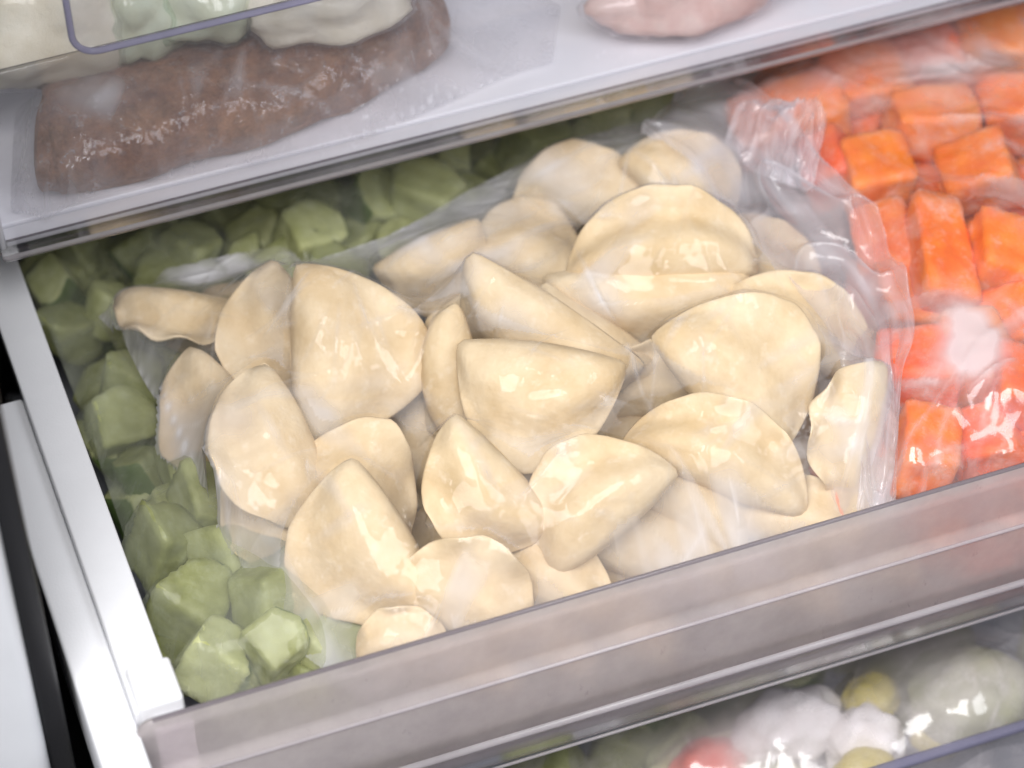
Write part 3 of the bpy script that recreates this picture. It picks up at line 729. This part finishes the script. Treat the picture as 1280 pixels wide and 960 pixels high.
drape('film', [inside(at(*p)) for p in CO], carrots, .0018, M['film_carrot'], cbag, iters=160, seed=9, creases=60, crease_h=.0020, haze=.05, haze_gap=6.0, haze_edge=.1, obj_creases=ccr, fac=.0055, fac_touch=.6, streak=.35,
      patches=[(ice.x, ice.y, .013, 1.4), (ice2.x, ice2.y, .014, 1.0), (at(1245,525,0).x, at(1245,525,0).y, .013, .5), (at(1040,130,0).x, at(1040,130,0).y, .035, .34), (at(1240,60,0).x, at(1240,60,0).y, .06, .38), (at(1150,100,0).x, at(1150,100,0).y, .04, .25)])
tag(cbag, 'frosty clear bag of orange carrot cubes right of the dumplings', 'plastic bag')

# ------------------------------------------------------------------ green cubes
def chunk_mesh(seed, R, th, kind):
    rnd = random.Random(seed+70); j = lambda k: rnd.uniform(-k, k)
    pls = [((j(.2), j(.2), 1), th*.5*rnd.uniform(.8, 1.1)), ((j(.2), j(.2), -1), th*.5), ((-1, j(.35), j(.2)), R*rnd.uniform(.4, .6)), ((j(.3), -1, j(.2)), R*rnd.uniform(.38, .58)), ((j(.3), 1, j(.2)), R*rnd.uniform(.4, .6))]
    ns = len(pls); m = R*rnd.uniform(.45, .62)
    for t in (-38, -13, 13, 38): pls.append(((math.cos(rad(t)), math.sin(rad(t)), j(.08)), m))
    bm, pl = soft_poly(pls, 24, 4, seed, .0012, .0006)
    rind = []
    for v in bm.verts:
        q = [v.co.dot(a)/d for a, d in pl]; rind.append(0.0 if kind == 2 else max(0, min(1, .5+(max(q[ns:])-max(q[:ns]))*2.5)))
    return bm, rind
chunks = []; CH = {}
for s in range(14):
    bm, rind = chunk_mesh(s, .019+.0012*(s % 4), .021+.002*(s % 3), 2 if s % 3 == 0 else 1)
    me = bpy.data.meshes.new('zucchini_cube'); bm.normal_update(); bm.to_mesh(me); bm.free()
    me.materials.append(M['flesh']); me.attributes.new('rind', 'FLOAT', 'POINT').data.foreach_set('value', rind); me.polygons.foreach_set('use_smooth', [True]*len(me.polygons)); CH[s] = me
def chunk(px, py, z, s, rot, label, scale=1.0, group='diced zucchini in the hazy bag'):
    o = bpy.data.objects.new('zucchini_cube', CH[s % 14]); COL.objects.link(o)
    o.location = at(px, py, z); o.rotation_euler = rot; o.scale = (scale,)*3
    tag(o, label, 'zucchini', group); chunks.append(o); return o
rg = random.Random(21)
named = [
 (385,302,-.028,1,(.3,.2,.5),'brightest pale zucchini cube behind the bag\'s upper left edge',1.5),
 (527,248,-.030,3,(.2,.1,.9),'large rounded pale zucchini piece behind the bag near the upper drawer',1.55),
 (231,568,-.030,4,(.4,-.2,.2),'smooth pale green zucchini cube left of the dumpling bag\'s seam',1.35),
 (282,700,-.040,0,(.5,.5,2.3),'zucchini quarter with a dark green curved rind, front left',1.75),
 (328,742,-.026,6,(.3,.6,2.0),'upright pale zucchini wedge with dark rind at the top',1.35),
 (345,806,-.030,2,(.5,-.1,.3),'small bright whitish zucchini cube near the drawer front',1.15),
 (262,632,-.032,7,(.4,.3,.1),'zucchini cube with a square pale face at the left',1.2),
 (266,818,-.034,5,(.6,.2,1.2),'yellow green zucchini cube in the front left corner',1.35),
 (205,690,-.036,8,(.2,.5,.3),'dull green zucchini cube next to the white drawer side, front half',1.4),
 (240,755,-.038,10,(.5,.1,.8),'olive zucchini cube behind the front corner one',1.4),
 (385,800,-.034,9,(.1,.9,2.6),'yellow green zucchini rind piece under the bag\'s front corner',1.2),
 (672,182,-.032,11,(.2,.3,.2),'blurred pale zucchini cube at the back, left of the bag\'s neck',1.4),
 (235,320,-.036,13,(.1,.4,.6),'blurred zucchini cube under the upper drawer\'s edge at the left',1.5),
 (165,480,-.036,12,(.3,.2,1.1),'blurred green zucchini cube beside the left drawer wall',1.4),
]
for (x, y, z, s, r, lab, sc) in named: chunk(x, y, z-.008, s, r, lab, sc)
def in_poly(x, y, P):
    c = False
    for i in range(len(P)):
        x0, y0 = P[i]; x1, y1 = P[(i+1) % len(P)]
        if (y0 > y) != (y1 > y) and x < (x1-x0)*(y-y0)/(y1-y0)+x0: c = not c
    return c
GP = [(58,322),(330,250),(600,180),(800,118),(960,80),(1150,20),(1180,60),(960,130),(880,170),(700,230),(560,290),(420,340),(230,400),(230,470),(330,620),(400,760),(470,830),(330,870),(245,850),(190,700),(120,500),(70,390)]
placed = [(n[0], n[1]) for n in named]; tries = 0
while tries < 5000:
    tries += 1; x = rg.uniform(50, 1180); y = rg.uniform(10, 880)
    if not in_poly(x, y, GP): continue
    if any((x-a)**2+(y-b)**2 < 46**2 for a, b in placed): continue
    placed.append((x, y))
    back = y < 400 and x > 150
    lab = 'blurred zucchini cube of the dim row behind the dumpling bag' if back else 'dim zucchini cube between the white drawer side and the dumpling bag'
    chunk(x, y, (-.050 if back else -.058)+rg.uniform(-.012, .010), rg.randrange(14), (rg.uniform(-.7, .7), rg.uniform(-.7, .7), rg.uniform(0, 6.28)), lab, rg.uniform(1.0, 1.5))
upper_chunks = list(chunks)
low = []; tries = 0
while tries < 2500:
    tries += 1; x = rg.uniform(40, 1180); y = rg.uniform(10, 900)
    if not in_poly(x, y, GP): continue
    if any((x-a)**2+(y-b)**2 < 62**2 for a, b in low): continue
    low.append((x, y))
    chunk(x, y-12, -.074+rg.uniform(-.004, .004), rg.randrange(14), (rg.uniform(-.7, .7), rg.uniform(-.7, .7), rg.uniform(0, 6.28)), 'zucchini cube of the deep lower layer, in shade under the others', 1.6)
bpy.context.view_layer.update()
gbag = empty('zucchini_bag', tuple(at(230, 560, -.10)))
bpy.context.view_layer.update()
GO = [(40,335,-.055),(330,235,-.045),(620,150,-.045),(900,60,-.045),(1180,-10,-.045),(1230,40,-.05),(1000,210,-.055),(760,300,-.055),(560,370,-.055),(440,430,-.055),(400,560,-.058),(470,720,-.06),(520,860,-.064),(330,930,-.068),(225,892,-.066),(180,745,-.060),(110,540,-.055),(62,415,-.05)]
drape('film', [inside(at(*p)) for p in GO], upper_chunks, .0022, M['film_green'], gbag, iters=200, seed=15, creases=40, crease_h=.0012, haze=.20, haze_gap=3.0, haze_edge=.06, streak=.2)
tag(gbag, 'hazy clear bag of green zucchini cubes under the dumpling bag', 'plastic bag')

# ------------------------------------------------------------------ frozen brown block in the upper drawer
def blob(name, spine, radii, mat, parent=None, seed=0, seg=36, amp=.004, flat=.8, sub=6, upv=Vector((0, 0, 1)), nsc=.03):
    spine = [Vector(p) for p in spine]; n = len(spine)-1; vs = []; fs = []; rows = n*sub
    for j in range(rows+1):
        f = j/sub; i = min(int(f), n-1); u = f-i
        p0, p1, p2, p3 = spine[max(i-1, 0)], spine[i], spine[i+1], spine[min(i+2, n)]
        c = .5*((2*p1)+(p2-p0)*u+(2*p0-5*p1+4*p2-p3)*u*u+(3*p1-p0-3*p2+p3)*u**3)
        r = radii[i]*(1-u)+radii[i+1]*u; d = (p2-p1).normalized(); s = d.cross(upv).normalized(); w = s.cross(d)
        for k in range(seg):
            t = 2*math.pi*k/seg; q = s*math.cos(t)+w*math.sin(t)*flat; v = c+q*r
            v = v+q*(noise.noise(v/nsc+Vector((seed, 0, 0)))*amp+noise.noise(v/(nsc*.3)+Vector((seed, 3, 0)))*amp*.3); vs.append(tuple(v-(parent.location if parent else Vector())))
    for j in range(rows):
        for k in range(seg): fs.append((j*seg+k, j*seg+(k+1) % seg, (j+1)*seg+(k+1) % seg, (j+1)*seg+k))
    fs += [tuple(range(seg))[::-1], tuple(range(rows*seg, (rows+1)*seg))]
    return mesh_obj(name, vs, fs, mat, parent)
zf = UZ+.009
mz = zf+.018
meat = blob('frozen_mince_block', [at(50,172,mz), at(62,172,mz), at(90,168,mz), at(240,128,mz), at(370,86,mz), at(460,50,mz), at(530,18,mz), at(552,8,mz)],
            [.018, .031, .034, .035, .034, .031, .024, .006], M['meat'], seed=5, amp=.005, flat=.78, nsc=.022)
for v in meat.data.vertices: v.co.z = max(v.co.z, zf+.0006)
tag(meat, 'brown frozen minced meat log wrapped in frosty film in the upper drawer', 'frozen meat')
bpy.context.view_layer.update()
mb = empty('meat_bag', tuple(at(300, 130, zf)))
bpy.context.view_layer.update()
MO = [(20,140,zf),(14,265,zf+.002),(64,300,zf+.001),(190,288,zf+.001),(290,252,zf+.001),(370,215,zf+.001),(460,180,zf+.001),(550,135,zf+.001),(640,95,zf+.001),(690,80,zf+.002),(700,10,zf+.002),(640,-40,zf),(400,10,zf),(200,60,zf),(90,95,zf)]
drape('film', [inside(at(*p), UY+.008) for p in MO], [meat], .0014, M['film_meat'], mb, iters=700, seed=30, creases=90, crease_h=.0022, haze=.06, haze_gap=2.0, haze_edge=.08, fac=.0035, fac_touch=.5, streak=.5,
      patches=[(at(105,165,mz).x, at(105,165,mz).y, .02, .35), (at(600,60,zf).x, at(600,60,zf).y, .02, .12)])
tag(mb, 'clear crinkled plastic bag around the brown meat log', 'plastic bag')

# pale bags behind the handle panel
M['pale'] = flesh_mat('pale_dumpling', (.66,.61,.47), (.80,.77,.66), .3, vary=(.90,.90,.90))
M['green_film'] = film_mat('green_film', tint=(.93,.97,.94), milk=(.5,.72,.60), wr=.0016)
M['pink'] = flesh_mat('pale_pink_meat', (.62,.40,.34), (.80,.62,.56), .3, vary=(.90,.90,.90))
def lump(name, px, py, z, rx, ry, rz, mat, label, cat, seed, parent=None, amp=.25):
    bm = bmesh.new(); bmesh.ops.create_icosphere(bm, subdivisions=4, radius=1)
    p = at(px, py, z)
    for v in bm.verts:
        n = v.co.normalized(); r = 1+amp*noise.noise(n*1.6+Vector((seed, 0, 0)))+amp*.35*noise.noise(n*4+Vector((seed, 2, 0)))
        v.co = Vector((n.x*rx, n.y*ry, n.z*rz))*r
    o = bm_obj(name, bm, mat, parent); o.location = p
    if label: tag(o, label, cat)
    return o
def wrapped(px, py, z, rx, ry, rz, seed, label, mat, film, name):
    o = lump(name, px, py, z, rx, ry, rz, mat, label, 'frozen food', seed)
    f = lump('film', px, py, z, rx*1.06, ry*1.06, rz*1.06, film, None, None, seed, amp=.25); f.parent = o; f.location = (0, 0, 0); set_haze(f, .10)
    return o
pz = UZ+.075
wrapped(62, 16, pz, .054, .036, .040, 2, 'big cream coloured frozen parcel at the top left corner', M['pale'], M['film'], 'frozen_parcel')
wrapped(168, 14, pz-.004, .024, .025, .030, 7, 'cream frozen parcel in green tinted film behind the clear handle', M['pale'], M['green_film'], 'frozen_parcel')
wrapped(262, -8, pz, .034, .024, .024, 11, 'small bright cream frozen parcel right of the green tinted one', M['pale'], M['green_film'], 'frozen_parcel')
wrapped(410, -2, pz-.004, .044, .024, .021, 17, 'long cream frozen parcel lying on the brown meat log', M['pale'], M['film'], 'frozen_parcel')
wrapped(870, -28, zf+.024, .055, .030, .024, 23, 'pale pink frozen meat parcel at the top middle in the upper drawer', M['pink'], M['film_flap'], 'frozen_parcel')

# ------------------------------------------------------------------ things in the lower drawer
M['red'] = flesh_mat('red_pepper', (.60,.05,.02), (.78,.14,.06), .35, vary=(.90,.90,.90))
M['ice'] = flesh_mat('frosted_white', (.66,.62,.60), (.80,.78,.80), .4, vary=(.90,.90,.90))
M['yellow'] = flesh_mat('yellow_green', (.42,.34,.05), (.60,.52,.12), .2, vary=(.90,.90,.90))
LZ = -.185
low_items = [
 lump('zucchini_end', 1212, 872, LZ+.004, .034, .026, .022, M['flesh'], 'pale green rounded zucchini end in the bottom drawer', 'zucchini', 3, amp=.12),
 lump('frosted_lump', 985, 905, LZ-.006, .030, .020, .016, M['ice'], 'white frosted lump in the middle of the bottom drawer', 'frozen food', 5),
 lump('frosted_lump', 1080, 925, LZ-.010, .022, .020, .016, M['ice'], 'pale cream frosted lump left of the zucchini end in the bottom drawer', 'frozen food', 6),
 lump('pepper_piece', 885, 958, LZ-.012, .020, .016, .013, M['red'], 'red pepper piece at the bottom edge of the picture', 'pepper', 8, amp=.15),
 lump('squash_piece', 1090, 872, LZ-.006, .016, .014, .012, M['yellow'], 'small yellow squash piece just under the panel edge', 'squash', 12, amp=.15),
 lump('squash_piece', 1175, 920, LZ-.010, .015, .013, .012, M['yellow'], 'yellow green squash piece below the zucchini end', 'squash', 13, amp=.15),
 lump('squash_piece', 1080, 965, LZ-.006, .017, .013, .012, M['yellow'], 'yellow squash piece at the picture\'s bottom edge', 'squash', 14, amp=.15),
]
rl = random.Random(5)
for i in range(26):
    x = 380+rl.uniform(0, 980); y = 1130-.31*x+rl.uniform(-10, 230)
    chunk(x, y, LZ-.034, rl.randrange(14), (rl.uniform(-.7, .7), rl.uniform(-.7, .7), rl.uniform(0, 6)), 'zucchini cube in the lower layer of the bottom drawer', 1.7, 'zucchini in the bottom drawer')
bpy.context.view_layer.update()
lb = empty('vegetable_bag', tuple(at(1100, 900, LZ-.04)))
bpy.context.view_layer.update()
LO = [(560,1000,-.20),(740,900,-.19),(950,820,-.185),(1150,770,-.185),(1380,700,-.19),(1420,900,-.20),(1300,960,-.205),(1100,1030,-.21),(800,1120,-.215)]
drape('film', [at(*p) for p in LO], low_items, .0022, M['film_carrot'], lb, iters=160, seed=40, creases=50, crease_h=.0018, haze=.40, haze_gap=4.0, haze_edge=.05)
tag(lb, 'frosty clear bag of mixed vegetables in the bottom drawer', 'plastic bag')
